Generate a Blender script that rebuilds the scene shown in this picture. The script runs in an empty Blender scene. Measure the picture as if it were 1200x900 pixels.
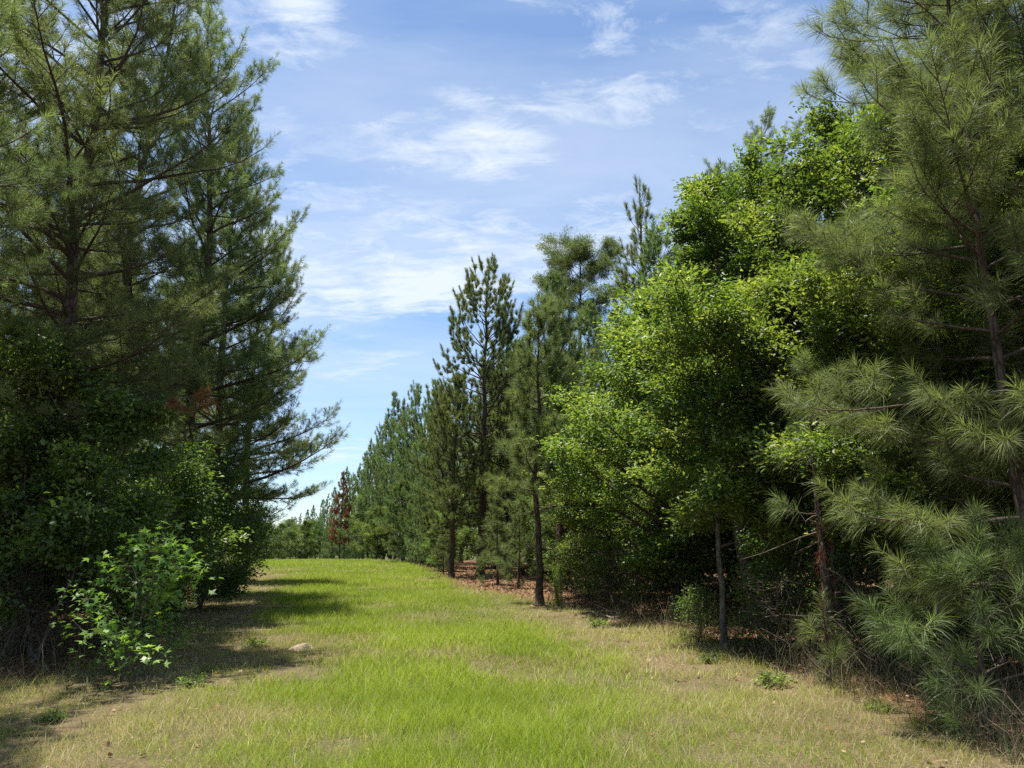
import bpy, math, random
import numpy as np
from mathutils import Vector, Matrix

R = math.radians
TH = R(11.4); CT, ST = math.cos(TH), math.sin(TH)
FPX = 901.0; EYE = 1.65
SUN_EL, SUN_AZ = 78.0, -82.0        # azimuth from +Y, negative = towards -X (left)

scene = bpy.context.scene
COL = bpy.data.collections.new('clearing'); scene.collection.children.link(COL)

# ------------------------------------------------------------------ helpers
def vnoise(x, y, seed=0):
    x = np.asarray(x, float); y = np.asarray(y, float)
    xi = np.floor(x).astype(np.int64); yi = np.floor(y).astype(np.int64)
    fx = x - xi; fy = y - yi
    fx = fx*fx*(3-2*fx); fy = fy*fy*(3-2*fy)
    def h(a, b):
        n = (a*374761393 + b*668265263 + seed*1442695041) & 0xffffffff
        n = ((n ^ (n >> 13)) * 1274126177) & 0xffffffff
        n = n ^ (n >> 16)
        return (n & 0xffff)/65535.0
    return (h(xi, yi)*(1-fx)+h(xi+1, yi)*fx)*(1-fy) + (h(xi, yi+1)*(1-fx)+h(xi+1, yi+1)*fx)*fy

def fbm(x, y, seed=0, o=3):
    s = 0; a = .5; t = 0
    for i in range(o):
        s = s + a*vnoise(np.asarray(x)*2**i, np.asarray(y)*2**i, seed+i*17); t += a; a *= .5
    return s/t

def sstep(a, b, x):
    t = np.clip((np.asarray(x, float)-a)/(b-a), 0, 1); return t*t*(3-2*t)

def ground_z(x, y):
    x = np.asarray(x, float); y = np.asarray(y, float)
    z = .10*(fbm(x/5, y/5, 3)-.5) + .035*(fbm(x/.7, y/.7, 9)-.5)
    drop = np.maximum(y-60, 0); drop = np.minimum(drop, 110)
    z = z - .036*drop*sstep(58, 72, y)
    return z

# edges of the mown strip, metres (Y, X)
LY = [-20, 4, 6.5, 8, 9.5, 12, 16, 22, 35, 63, 200]
LX = [-5, -1.8, -1.9, -2.2, -2.7, -2.6, -4.6, -6.8, -10.4, -22, -90]
RY = [-20, 4, 6.5, 9.5, 12, 16, 20, 28, 36, 50, 63, 200]
RX = [3, 1.6, 1.2, .9, .7, .6, -.1, -2.2, -3.5, -5.8, -8.0, -40]
WLY = [-20, 6, 9, 11, 16, 22, 35, 63, 200]
WLX = [-8, -7, -6.4, -5.6, -7.4, -8.9, -11.8, -30, -120]
WRY = [-20, 6.5, 9.5, 12, 16, 20, 28, 36, 50, 63, 200]
WRX = [5, 4.2, 3.9, 3.5, 2.8, 1.4, -1.6, -3.2, -5.4, -7.6, -38]
def greenness(x, y):
    n = (fbm(x/1.3, y/1.3, 31)-.5)
    l = np.interp(y, LY, LX)+n*2.4; r = np.interp(y, RY, RX)+n*2.4
    wdt = np.interp(y, [5, 12, 40], [1.7, 1.1, .9])
    g = sstep(l-wdt, l+wdt*.8, x)*(1-sstep(r-wdt*.8, r+wdt*1.5, x))
    patch = sstep(.53, .68, fbm(x/1.7, y/1.7, 57, 4))
    return np.clip(np.maximum(g*(1-.6*patch), sstep(66, 74, y)), 0, 1)
def woodness(x, y):
    n = (fbm(x/1.1, y/1.1, 77)-.5)*1.6
    l = np.interp(y, WLY, WLX)+n; r = np.interp(y, WRY, WRX)+n
    return np.clip((1-sstep(l-.5, l+.5, x)) + sstep(r-.5, r+.5, x), 0, 1)*(1-sstep(64, 72, y))

def atX(px, Y):                       # lateral metres of a photo column at ground distance Y
    return (px-600)/FPX*(Y*CT-EYE*ST)
def topZ(py, Y):                      # height of a photo row at distance Y
    k = (450-py)/FPX
    return Y*(k*CT+ST)/(CT-k*ST)+EYE

class Buf:
    def __init__(s): s.v=[]; s.t=[]; s.q=[]; s.r=[]; s.n=0; s.extra=[]
    def add(s, v, tri=None, quad=None, rnd=None):
        v = np.asarray(v, np.float32).reshape(-1, 3)
        if tri is not None and len(tri): s.t.append(np.asarray(tri, np.int64).reshape(-1, 3)+s.n)
        if quad is not None and len(quad): s.q.append(np.asarray(quad, np.int64).reshape(-1, 4)+s.n)
        if rnd is None: rnd = np.zeros(len(v), np.float32)
        s.r.append(np.broadcast_to(np.asarray(rnd, np.float32), (len(v),)).copy())
        s.v.append(v); s.n += len(v)
    def mesh(s, name, mat, smooth=False, attrs=None):
        me = bpy.data.meshes.new(name)
        if s.n == 0: return me
        v = np.concatenate(s.v); t = np.concatenate(s.t) if s.t else np.zeros((0, 3), np.int64)
        q = np.concatenate(s.q) if s.q else np.zeros((0, 4), np.int64)
        me.vertices.add(len(v)); me.vertices.foreach_set('co', v.ravel())
        loops = np.concatenate([t.ravel(), q.ravel()]).astype(np.int32)
        me.loops.add(len(loops)); me.loops.foreach_set('vertex_index', loops)
        st = np.concatenate([np.arange(len(t))*3, len(t)*3+np.arange(len(q))*4]).astype(np.int32)
        me.polygons.add(len(st)); me.polygons.foreach_set('loop_start', st)
        if smooth: me.polygons.foreach_set('use_smooth', np.ones(len(st), bool))
        a = me.attributes.new('rnd', 'FLOAT', 'POINT'); a.data.foreach_set('value', np.concatenate(s.r))
        for k, val in (attrs or {}).items():
            a = me.attributes.new(k, 'FLOAT', 'POINT'); a.data.foreach_set('value', np.asarray(val, np.float32))
        me.materials.append(mat); me.update(calc_edges=True)
        return me

def tube(buf, pts, rad, n=6, rnd=0., rough=0., rng=None, cap=True):
    pts = np.asarray(pts, float); rad = np.asarray(rad, float); m = len(pts)
    d = np.gradient(pts, axis=0); d /= np.linalg.norm(d, axis=1)[:, None]+1e-9
    ref = np.array([1., 0, 0]) if abs(d[0][0]) < .8 else np.array([0, 1., 0])
    a = np.cross(d, ref); a /= np.linalg.norm(a, axis=1)[:, None]+1e-9
    b = np.cross(d, a)
    ang = np.arange(n)*2*math.pi/n
    rr = rad[:, None]*np.ones((1, n))
    if rough and rng is not None: rr = rr*(1+rough*(rng.random((m, n))-.5))
    ring = pts[:, None, :]+rr[..., None]*(np.cos(ang)[None, :, None]*a[:, None, :]+np.sin(ang)[None, :, None]*b[:, None, :])
    i = np.arange(m-1)[:, None]*n; j = np.arange(n)[None, :]; j2 = (j+1) % n
    q = np.stack([i+j, i+j2, i+n+j2, i+n+j], -1).reshape(-1, 4)
    buf.add(ring.reshape(-1, 3), quad=q, rnd=rnd)

def norm(a): return a/(np.linalg.norm(a, axis=-1, keepdims=True)+1e-9)

def tag(o, label=None, cat=None, group=None, kind=None):
    if label: o['label'] = label
    if cat: o['category'] = cat
    if group: o['group'] = group
    if kind: o['kind'] = kind
    return o
def empty(name, x, y, rz=0, sc=1.0, sink=.04):
    o = bpy.data.objects.new(name, None); COL.objects.link(o)
    o.location = (x, y, float(ground_z(x, y))-sink); o.rotation_euler.z = rz
    o.scale = (sc, sc, sc) if not isinstance(sc, tuple) else sc
    o.empty_display_size = .3
    return o
def child(name, me, parent):
    o = bpy.data.objects.new(name, me); COL.objects.link(o); o.parent = parent; return o

# ------------------------------------------------------------------ materials
def mat_new(name):
    m = bpy.data.materials.new(name); m.use_nodes = True
    nt = m.node_tree; nt.nodes.clear()
    return m, nt, nt.nodes.new('ShaderNodeOutputMaterial')
def ramp(nt, stops, fac):
    r = nt.nodes.new('ShaderNodeValToRGB'); el = r.color_ramp.elements
    while len(el) < len(stops): el.new(.5)
    for e, (p, c) in zip(el, stops): e.position = p; e.color = (*c, 1)
    nt.links.new(fac, r.inputs[0]); return r.outputs[0]
def attr(nt, name):
    a = nt.nodes.new('ShaderNodeAttribute'); a.attribute_name = name; return a.outputs['Fac']
def noise(nt, scale, detail=4, vec=None, rough=.55, coord='Object', stretch=None):
    n = nt.nodes.new('ShaderNodeTexNoise'); n.inputs['Scale'].default_value = scale
    n.inputs['Detail'].default_value = detail; n.inputs['Roughness'].default_value = rough
    if vec is None:
        tc = nt.nodes.new('ShaderNodeTexCoord'); vec = tc.outputs[coord]
    if stretch:
        mp = nt.nodes.new('ShaderNodeMapping'); mp.inputs['Scale'].default_value = stretch
        nt.links.new(vec, mp.inputs[0]); vec = mp.outputs[0]
    nt.links.new(vec, n.inputs['Vector']); return n.outputs['Fac']
def mth(nt, op, a, b=None, clamp=False):
    n = nt.nodes.new('ShaderNodeMath'); n.operation = op; n.use_clamp = clamp
    for i, v in enumerate((a, b)):
        if v is None: continue
        if isinstance(v, (int, float)): n.inputs[i].default_value = v
        else: nt.links.new(v, n.inputs[i])
    return n.outputs[0]
def mixc(nt, f, a, b):
    n = nt.nodes.new('ShaderNodeMix'); n.data_type = 'RGBA'
    if isinstance(f, (int, float)): n.inputs[0].default_value = f
    else: nt.links.new(f, n.inputs[0])
    for k, v in ((6, a), (7, b)):
        if isinstance(v, tuple): n.inputs[k].default_value = (*v, 1)
        else: nt.links.new(v, n.inputs[k])
    return n.outputs[2]

def leaf_mat(name, stops, trans=.35, rough=.45, spec=.4, tcol=None, objvar=.18):
    m, nt, out = mat_new(name)
    c = ramp(nt, stops, attr(nt, 'rnd'))
    oi = nt.nodes.new('ShaderNodeObjectInfo')
    hs = nt.nodes.new('ShaderNodeHueSaturation')
    nt.links.new(mth(nt, 'ADD', mth(nt, 'MULTIPLY', oi.outputs['Random'], 2*objvar), 1-objvar), hs.inputs['Value'])
    nt.links.new(mth(nt, 'ADD', mth(nt, 'MULTIPLY', oi.outputs['Random'], .03), .485), hs.inputs['Hue'])
    nt.links.new(c, hs.inputs['Color']); c = hs.outputs[0]
    p = nt.nodes.new('ShaderNodeBsdfPrincipled'); p.inputs['Roughness'].default_value = rough
    p.inputs['Specular IOR Level'].default_value = spec
    nt.links.new(c, p.inputs['Base Color'])
    t = nt.nodes.new('ShaderNodeBsdfTranslucent')
    tc = mixc(nt, 1.0, c, tcol or (1.6, 1.7, .7))
    tc.node.blend_type = 'MULTIPLY'; tc.node.clamp_result = False
    nt.links.new(tc, t.inputs['Color'])
    mx = nt.nodes.new('ShaderNodeMixShader'); mx.inputs[0].default_value = trans
    nt.links.new(p.outputs[0], mx.inputs[1]); nt.links.new(t.outputs[0], mx.inputs[2])
    nt.links.new(mx.outputs[0], out.inputs[0]); return m

def bark_mat(name, c1, c2, c3, scale=6, stretch=(1, 1, .35), bump=.5):
    m, nt, out = mat_new(name)
    n1 = noise(nt, scale, 6, stretch=stretch, rough=.65)
    v = nt.nodes.new('ShaderNodeTexVoronoi'); v.inputs['Scale'].default_value = scale*2.2; v.feature = 'DISTANCE_TO_EDGE'
    tc = nt.nodes.new('ShaderNodeTexCoord'); mp = nt.nodes.new('ShaderNodeMapping'); mp.inputs['Scale'].default_value = stretch
    nt.links.new(tc.outputs['Object'], mp.inputs[0]); nt.links.new(mp.outputs[0], v.inputs['Vector'])
    c = ramp(nt, [(.25, c1), (.5, c2), (.75, c3)], n1)
    crack = mth(nt, 'ADD', mth(nt, 'MULTIPLY', v.outputs['Distance'], 5, True), mth(nt, 'MULTIPLY', mth(nt, 'SUBTRACT', noise(nt, scale*3, 4, stretch=stretch), .3), .9), True)
    c = mixc(nt, crack, tuple(x*.45 for x in c1), c)
    p = nt.nodes.new('ShaderNodeBsdfPrincipled'); p.inputs['Roughness'].default_value = .95
    p.inputs['Specular IOR Level'].default_value = .15
    nt.links.new(c, p.inputs['Base Color'])
    b = nt.nodes.new('ShaderNodeBump'); b.inputs['Strength'].default_value = bump; b.inputs['Distance'].default_value = .03
    nt.links.new(mth(nt, 'ADD', crack, n1), b.inputs['Height']); nt.links.new(b.outputs[0], p.inputs['Normal'])
    nt.links.new(p.outputs[0], out.inputs[0]); return m

M = {}
M['needle'] = leaf_mat('pine_needles', [(0, (.084, .110, .050)), (.5, (.132, .168, .066)), (.9, (.195, .232, .085)), (1, (.25, .26, .11))], .46, .48, .32, (1.35, 1.45, .85), .09)
M['needle_far'] = leaf_mat('distant_pine_needles', [(0, (.090, .130, .052)), (.6, (.145, .195, .072)), (1, (.22, .27, .10))], .38, .5, .3, (1.3, 1.45, .8))
M['needle_dead'] = leaf_mat('dead_needles', [(0, (.13, .055, .03)), (.6, (.20, .085, .045)), (1, (.28, .13, .07))], .25, .8, .1, (1.2, 1., .8))
M['oak'] = leaf_mat('oak_leaves', [(0, (.045, .080, .022)), (.45, (.082, .132, .034)), (.8, (.145, .200, .052)), (1, (.25, .29, .09))], .46, .44, .36, (1.75, 1.7, .62))
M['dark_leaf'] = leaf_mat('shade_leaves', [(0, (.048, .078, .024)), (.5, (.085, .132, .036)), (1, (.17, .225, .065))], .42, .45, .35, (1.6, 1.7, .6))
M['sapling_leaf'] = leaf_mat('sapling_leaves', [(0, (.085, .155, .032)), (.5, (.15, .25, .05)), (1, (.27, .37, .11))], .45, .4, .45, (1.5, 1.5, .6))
M['pine_bark'] = bark_mat('pine_bark', (.055, .040, .032), (.115, .080, .060), (.19, .14, .11), 7)
M['oak_bark'] = bark_mat('oak_bark', (.07, .06, .05), (.14, .12, .10), (.22, .20, .17), 11, (1, 1, .3), .3)
M['twig'] = bark_mat('twig_bark', (.06, .045, .035), (.11, .085, .065), (.17, .135, .11), 14, (1, 1, 1), .15)
M['dead_wood'] = bark_mat('dead_wood', (.14, .115, .09), (.24, .20, .165), (.36, .31, .26), 14, (1, 1, 1), .15)

# ------------------------------------------------------------------ pines
def needles(buf, p0, p1, sr, rng, npn, nl, nw, droop, two, spread=1.0, cover=1.0):
    S = len(p0)
    if S == 0: return
    idx = np.repeat(np.arange(S), npn); N = len(idx)
    t = rng.random(N)**.75
    t = 1-(1-t)*cover
    ax = norm(p1-p0)[idx]
    base = p0[idx]+(p1-p0)[idx]*t[:, None]
    rv = norm(rng.normal(size=(N, 3)))
    perp = norm(rv-ax*np.sum(rv*ax, 1)[:, None])
    th = np.radians((66-38*t**2)*spread+rng.normal(size=N)*11)
    d = ax*np.cos(th)[:, None]+perp*np.sin(th)[:, None]
    d[:, 2] += .06; d = norm(d)
    ln = nl*(.7+.5*rng.random(N))*(1-.25*t)
    side = norm(np.cross(d, norm(rng.normal(size=(N, 3)))))*(nw/2)
    tip = base+d*ln[:, None]; tip[:, 2] -= droop*ln*(1-.6*np.abs(d[:, 2]))
    r = np.clip(.62*sr[idx]+.38*rng.random(N), 0, 1)
    if two:
        mid = base+d*(ln*.55)[:, None]; mid[:, 2] -= droop*ln*.22
        v = np.stack([base-side*.7, base+side*.7, mid+side, mid-side, tip], 1).reshape(-1, 3)
        k = np.arange(N)[:, None]*5
        buf.add(v, tri=k+np.array([[3, 2, 4]]), quad=k+np.array([[0, 1, 2, 3]]), rnd=np.repeat(r, 5))
    else:
        v = np.stack([base-side, base+side, tip], 1).reshape(-1, 3)
        k = np.arange(N)[:, None]*3
        buf.add(v, tri=k+np.array([[0, 1, 2]]), rnd=np.repeat(r, 3))

def pine_mesh(seed, H, r0, cb, Rm, nl=.2, nw=.005, npn=60, gap=.5, per=4, twm=5., lean=(0, 0), two=True,
              droop=.25, bare=6, needle='needle', shape=.8, twigs=True, up=1.0, top_e=58, min_r=.05, trunk_n=10, sideshoots=True, clumpy=0., irr=.45, drop=0., turn=.5, spread=1., sl=1., tw0=.25, lmin=.45, lvar=.85):
    rng = np.random.default_rng(seed)
    tr, br, nd = Buf(), Buf(), Buf()
    m = 16
    zs = np.concatenate([[0, .10, .35], np.linspace(min(.9, H*.3), H, m-3)])
    wob = np.cumsum(rng.normal(size=(m, 2))*.018*H/m*3, 0); wob -= wob[0]
    tx = lean[0]*(zs/H)**1.2*H+wob[:, 0]; ty = lean[1]*(zs/H)**1.2*H+wob[:, 1]
    tp = np.stack([tx, ty, zs], 1)
    rad = r0*((1-zs/H)**.85*.97+.03); rad[0] *= 1.75; rad[1] *= 1.35; rad[2] *= 1.1
    tube(tr, tp, rad, trunk_n, rnd=.5, rough=.16, rng=rng)
    def trunk_at(z): return np.array([np.interp(z, zs, tx), np.interp(z, zs, ty), z]), float(np.interp(z, zs, rad))
    P0, P1, SR = [], [], []
    def shoot(p0, p1, r): P0.append(p0); P1.append(p1); SR.append(r)
    z = cb*H; phase = rng.random()*6.28
    while z < H-.25:
        t = (z-cb*H)/(H-cb*H)
        prof = min(1., (t+.22)/.42)*(1-t)**shape+min_r
        nb = per if t < .85 else max(3, per-1)
        phase += rng.random()*2
        for b in range(nb):
            if rng.random() < drop: continue
            L = Rm*prof*(lmin+lvar*rng.random()**1.6)*(1+irr*(rng.random() < .14))
            if L < .12: L = .12
            az = phase+b*2*math.pi/nb+rng.normal()*.35
            e0 = R(8*up+(top_e-8)*t**1.1+rng.normal()*9)
            zz = z+rng.normal()*.1
            p, rr = trunk_at(min(max(zz, .1), H-.1))
            n = 7; pts = [p]; a = az; sg = L/n
            for i in range(n):
                s = (i+1)/n
                e = e0+R((-16*math.sin(s*2.6)*(1-t)+34*s*s*(1-.5*t))*up)+rng.normal()*.05
                a += rng.normal()*.09
                pts.append(pts[-1]+sg*np.array([math.cos(a)*math.cos(e), math.sin(a)*math.cos(e), math.sin(e)]))
            pts = np.array(pts)
            br0 = max(.006, min(rr*.5, .012+.011*L))
            tube(br, pts, np.linspace(br0, .004, n+1), 5 if twigs else 3, rnd=.5)
            bs = np.clip(.5+.22*rng.normal(), 0, 1)
            # terminal shoot
            tl = min(.45, L)
            dr = norm(pts[-1]-pts[-2])
            dr2 = norm(dr+np.array([0, 0, turn*.8])); shoot(pts[-1]-dr*tl*.35, pts[-1]+dr2*tl*.75*sl, bs)
            if twigs: tube(br, [pts[-1], pts[-1]+dr2*tl*.5*sl], [.005, .003], 3, rnd=.5)
            nt_ = int(L*twm*(.75+.5*rng.random())); side = 1
            for k in range(nt_):
                s = tw0+(.97-tw0)*(k+rng.random())/max(nt_, 1)
                f = s*n; i = min(int(f), n-1); q = pts[i]+(pts[i+1]-pts[i])*(f-i)
                dd = norm(pts[i+1]-pts[i]); side = -side
                ta = math.atan2(dd[1], dd[0])+side*R(48+rng.normal()*16)
                te = math.asin(max(-1, min(1, dd[2])))*.7+R(10+rng.normal()*14)
                tl = ((.25+.4*rng.random())*(1-s)*L+.18+.14*rng.random())
                if tl > 1.1: tl = 1.1
                dv = np.array([math.cos(ta)*math.cos(te), math.sin(ta)*math.cos(te), math.sin(te)])
                mid = q+dv*tl*.55; e2 = mid+norm(dv+np.array([0, 0, turn*(.7+.6*rng.random())]))*tl*.45*sl
                if twigs: tube(br, [q, mid, e2], [.006+.003*tl, .005, .003], 3, rnd=.5)
                r_ = np.clip(bs+.18*rng.normal(), 0, 1)
                cl = min(.32, tl*.7)
                shoot(e2-norm(e2-mid)*min(cl, tl*.45), e2, r_)
                if tl > .45: shoot(q+dv*tl*.35, mid, r_*.8)
                if sideshoots and tl > .5:
                    for u in range(2):
                        c = q+dv*tl*(.35+.25*u); sa = ta+(1 if u else -1)*R(50+rng.normal()*12); se = te+R(15)
                        w = np.array([math.cos(sa)*math.cos(se), math.sin(sa)*math.cos(se), math.sin(se)])*(.18+.2*rng.random())
                        shoot(c+w*.3, c+w, np.clip(r_+.1*rng.normal(), 0, 1))
                        if twigs: tube(br, [c, c+w], [.004, .003], 3, rnd=.5)
        z += gap*(.75+.5*rng.random())*(1-.25*t)
    # leader
    pt, _ = trunk_at(H-.5); shoot(pt, np.array([tx[-1], ty[-1], H+.12]), .6)
    pt2, _ = trunk_at(max(H-1.0, 0)); shoot(pt2, pt, .5)
    # bare dead branches below the crown
    for k in range(bare):
        zz = H*cb*(.25+.75*rng.random()); p, rr = trunk_at(zz); az = rng.random()*6.28; L = .4+1.1*rng.random()
        pts = [p]; e = R(-5+rng.normal()*18)
        for i in range(4):
            az += rng.normal()*.2; e += rng.normal()*.12
            pts.append(pts[-1]+L/4*np.array([math.cos(az)*math.cos(e), math.sin(az)*math.cos(e), math.sin(e)]))
        tube(br, pts, np.linspace(.012, .003, 5), 4, rnd=.9)
        for u in range(3):
            q = pts[1+u]; w = norm(rng.normal(size=3))*.3; tube(br, [q, q+w], [.004, .002], 3, rnd=.9)
    P0, P1, SR = np.array(P0), np.array(P1), np.array(SR)
    needles(nd, P0, P1, SR, rng, npn, nl, nw, droop, two, spread)
    return [('trunk', tr.mesh('pine_trunk', M['pine_bark'], True)), ('branches', br.mesh('pine_branches', M['twig'], True)),
            ('foliage', nd.mesh('pine_foliage', M[needle]))]

def plant(meshes, name, x, y, label, cat, group=None, rz=0, sc=1.0):
    o = empty(name, x, y, rz, sc); tag(o, label, cat, group)
    for nm, me in meshes:
        if len(me.vertices): child(nm, me, o)
    return o

# ------------------------------------------------------------------ broadleaf trees
def leaves(buf, pos, axis, r, rng, ln, wd, tilt=38, kind='oak'):
    N = len(pos)
    nrm = np.array([0, 0, 1.])+np.tan(np.radians(tilt))*rng.normal(size=(N, 3))*.75
    nrm = norm(nrm)
    d = axis+rng.normal(size=(N, 3))*.55
    d = norm(d-nrm*np.sum(d*nrm, 1)[:, None]); s = np.cross(nrm, d)
    L = (ln*(.45+.85*rng.random(N)))[:, None]; W = L*(wd/ln)*.5
    if kind == 'oak':
        fold = nrm*W*.35
        b = pos; tip = pos+d*L; tip = tip-nrm*L*.12
        lf = pos+d*L*.6-s*W+fold; rt = pos+d*L*.6+s*W+fold
        v = np.stack([b, lf, tip, rt], 1).reshape(-1, 3); k = np.arange(N)[:, None]*4
        buf.add(v, tri=np.concatenate([k+np.array([[0, 2, 1]]), k+np.array([[0, 3, 2]])]), rnd=np.repeat(r, 4))
    else:                                   # five-lobed star leaf
        c = pos+d*L*.35; vs = [c]
        lob = [(-150, .40), (-108, .30), (-66, .95), (-34, .42), (0, 1.0), (34, .42), (66, .95), (108, .30), (150, .40)]
        for a, q in lob:
            a = R(a); vs.append(c+(d*math.cos(a)+s*math.sin(a))*L*.62*q-nrm*L*.10*q*q)
        v = np.stack(vs, 1).reshape(-1, 3); k = np.arange(N)[:, None]*10
        tr = [k+np.array([[0, i, i+1]]) for i in range(1, 9)]
        buf.add(v, tri=np.concatenate(tr), rnd=np.repeat(r, 10))

def broad_mesh(seed, H, r0, cb, Rx, nl=14, ns=6, ntw=6, lpt=45, ln=.085, wd=.038, stems=1, lean=(0, 0), leaf='oak', bark='oak_bark',
               kind='oak', spread=.21, profile='round', tilt=38, bias=(0, 0), e_lo=12, e_hi=62, trunk_top=.9, bright=0.):
    rng = np.random.default_rng(seed)
    tr, br, lf = Buf(), Buf(), Buf()
    POS, AX, RR = [], [], []
    for st in range(stems):
        m = 12; top = H*trunk_top*(1 if st == 0 else .7+.3*rng.random()); zs = np.linspace(0, top, m)
        sp = (0, 0) if stems == 1 else tuple(rng.normal(size=2)*.16)
        wob = np.cumsum(rng.normal(size=(m, 2))*.022*H/m*3, 0); wob -= wob[0]
        tx = (lean[0]+sp[0])*zs+wob[:, 0]; ty = (lean[1]+sp[1])*zs+wob[:, 1]
        rad = r0*((1-zs/top)**.8*.94+.06); rad[0] *= 1.3
        tube(tr, np.stack([tx, ty, zs], 1), rad, 9, rnd=.5, rough=.12, rng=rng)
        az = rng.random()*6.28
        nlim = nl if stems == 1 else max(3, nl//stems+1)
        for i in range(nlim):
            u = (i+rng.random()*.7)/nlim; z = cb*H+(top*.98-cb*H)*u
            if z < .05: z = .05
            p = np.array([np.interp(z, zs, tx), np.interp(z, zs, ty), z])
            az += 2.4+rng.normal()*.35
            if profile == 'round': pr = math.sqrt(max(.05, 1-(1.55*(u-.38))**2))
            elif profile == 'column': pr = .8+.25*rng.random()-.5*max(0, u-.7)/.3*.6
            else: pr = 1.05-.65*u
            L = Rx*pr*(.45+.75*rng.random())
            e = R(e_lo+(e_hi-e_lo)*u+rng.normal()*10); a = az; n = 6
            pts = [p]
            for k in range(n):
                a += rng.normal()*.16; e += rng.normal()*.09+.02
                dv = np.array([math.cos(a)*math.cos(e)+bias[0]*.2, math.sin(a)*math.cos(e)+bias[1]*.2, math.sin(e)])
                pts.append(pts[-1]+dv*L/n)
            pts = np.array(pts); rb = max(.008, float(np.interp(z, zs, rad))*.55)
            tube(br, pts, np.linspace(rb, .008, n+1), 5, rnd=.5)
            lr = rng.random()
            for j in range(ns):
                s = .3+.7*(j+rng.random())/ns; f = min(s, .999)*n; ii = int(f); q = pts[ii]+(pts[ii+1]-pts[ii])*(f-ii)
                dd = norm(pts[ii+1]-pts[ii])
                sa = math.atan2(dd[1], dd[0])+(1 if j % 2 else -1)*R(45+rng.normal()*22); se = R(22+rng.normal()*24)
                sl = L*(.30+.22*rng.random())*(1.25-.6*s)
                dv = np.array([math.cos(sa)*math.cos(se), math.sin(sa)*math.cos(se), math.sin(se)])
                e2 = q+dv*sl; mid = (q+e2)/2+rng.normal(size=3)*.04*sl
                tube(br, [q, mid, e2], [.010, .008, .005], 4, rnd=.5)
                sr = np.clip(.42+.25*(lr-.5)+.16*rng.normal()+bright, 0, 1)
                for w in range(ntw):
                    ft = .15+.85*(w+rng.random())/ntw
                    c = q+(e2-q)*ft; ta = sa+rng.normal()*.9; te = R(18+rng.normal()*26); tl = (.16+.25*rng.random())*min(1.4, .6+.25*Rx)
                    tv = np.array([math.cos(ta)*math.cos(te), math.sin(ta)*math.cos(te), math.sin(te)])
                    ce = c+tv*tl
                    tube(br, [c, ce], [.004, .002], 3, rnd=.5)
                    g = rng.random(lpt)**.6
                    pp = c+(ce-c)*g[:, None]+rng.normal(size=(lpt, 3))*np.array([spread, spread, spread*.5])*.6
                    POS.append(pp); AX.append(np.repeat((tv+dv*.4)[None], lpt, 0))
                    tr_ = np.clip(sr+.10*rng.normal(), 0, 1)
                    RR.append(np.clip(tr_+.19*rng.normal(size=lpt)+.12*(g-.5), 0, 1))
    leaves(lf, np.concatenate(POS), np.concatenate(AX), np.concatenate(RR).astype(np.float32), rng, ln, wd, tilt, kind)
    return [('trunk', tr.mesh('trunk_wood', M[bark], True)), ('branches', br.mesh('limb_wood', M['twig'], True)),
            ('foliage', lf.mesh('leaf_foliage', M[leaf]))]

# ================================================================== SETTING
def axis(lo, hi, d, far, g=1.22):
    core = list(np.arange(lo, hi+d/2, d)); a = []; s = d; x = lo
    while x > -far: s *= g; x -= s; a.append(x)
    b = []; s = d; x = core[-1]
    while x < far: s *= g; x += s; b.append(x)
    return np.array(a[::-1]+core+b)
gx = axis(-14, 12, .16, 1600); gy = axis(2, 66, .2, 1600)
X, Y = np.meshgrid(gx, gy, indexing='xy')
Z = ground_z(X, Y)
b = Buf(); nx, ny = len(gx), len(gy)
i = (np.arange(ny-1)[:, None]*nx+np.arange(nx-1)[None]).ravel()
b.add(np.stack([X, Y, Z], -1).reshape(-1, 3), quad=np.stack([i, i+1, i+nx+1, i+nx], 1))
gm, nt, out = mat_new('ground_soil')
tc = nt.nodes.new('ShaderNodeTexCoord')
n_f = noise(nt, 38, 6, tc.outputs['Object'], .7); n_m = noise(nt, 4.5, 5, tc.outputs['Object']); n_c = noise(nt, .9, 4, tc.outputs['Object'])
thatch = ramp(nt, [(.3, (.050, .040, .022)), (.5, (.14, .110, .062)), (.72, (.29, .235, .135))], n_f)
soil = ramp(nt, [(.3, (.10, .068, .042)), (.7, (.24, .165, .10))], n_f)
thatch = mixc(nt, mth(nt, 'MULTIPLY', mth(nt, 'SUBTRACT', n_m, .46), 4, True), thatch, soil)
thatch = mixc(nt, mth(nt, 'MULTIPLY', mth(nt, 'SUBTRACT', n_c, .48), 3.5, True), thatch, ramp(nt, [(.3, (.035, .033, .014)), (.7, (.11, .095, .045))], n_f))
grn = ramp(nt, [(.3, (.035, .055, .014)), (.7, (.10, .12, .035))], n_f)
field = mixc(nt, mth(nt, 'MULTIPLY', attr(nt, 'green'), .75), thatch, grn)
lit = ramp(nt, [(.25, (.045, .027, .018)), (.5, (.13, .072, .042)), (.8, (.25, .145, .085))], n_f)
col = mixc(nt, attr(nt, 'wood'), field, lit)
p = nt.nodes.new('ShaderNodeBsdfPrincipled'); p.inputs['Roughness'].default_value = 1; p.inputs['Specular IOR Level'].default_value = .1
nt.links.new(col, p.inputs['Base Color'])
bp = nt.nodes.new('ShaderNodeBump'); bp.inputs['Strength'].default_value = .8; bp.inputs['Distance'].default_value = .04
nt.links.new(mth(nt, 'ADD', n_f, mth(nt, 'MULTIPLY', n_m, 2)), bp.inputs['Height']); nt.links.new(bp.outputs[0], p.inputs['Normal'])
nt.links.new(p.outputs[0], out.inputs[0])
go = bpy.data.objects.new('ground', b.mesh('ground', gm, True, {'wood': woodness(X, Y).ravel(), 'green': greenness(X, Y).ravel()}))
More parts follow.
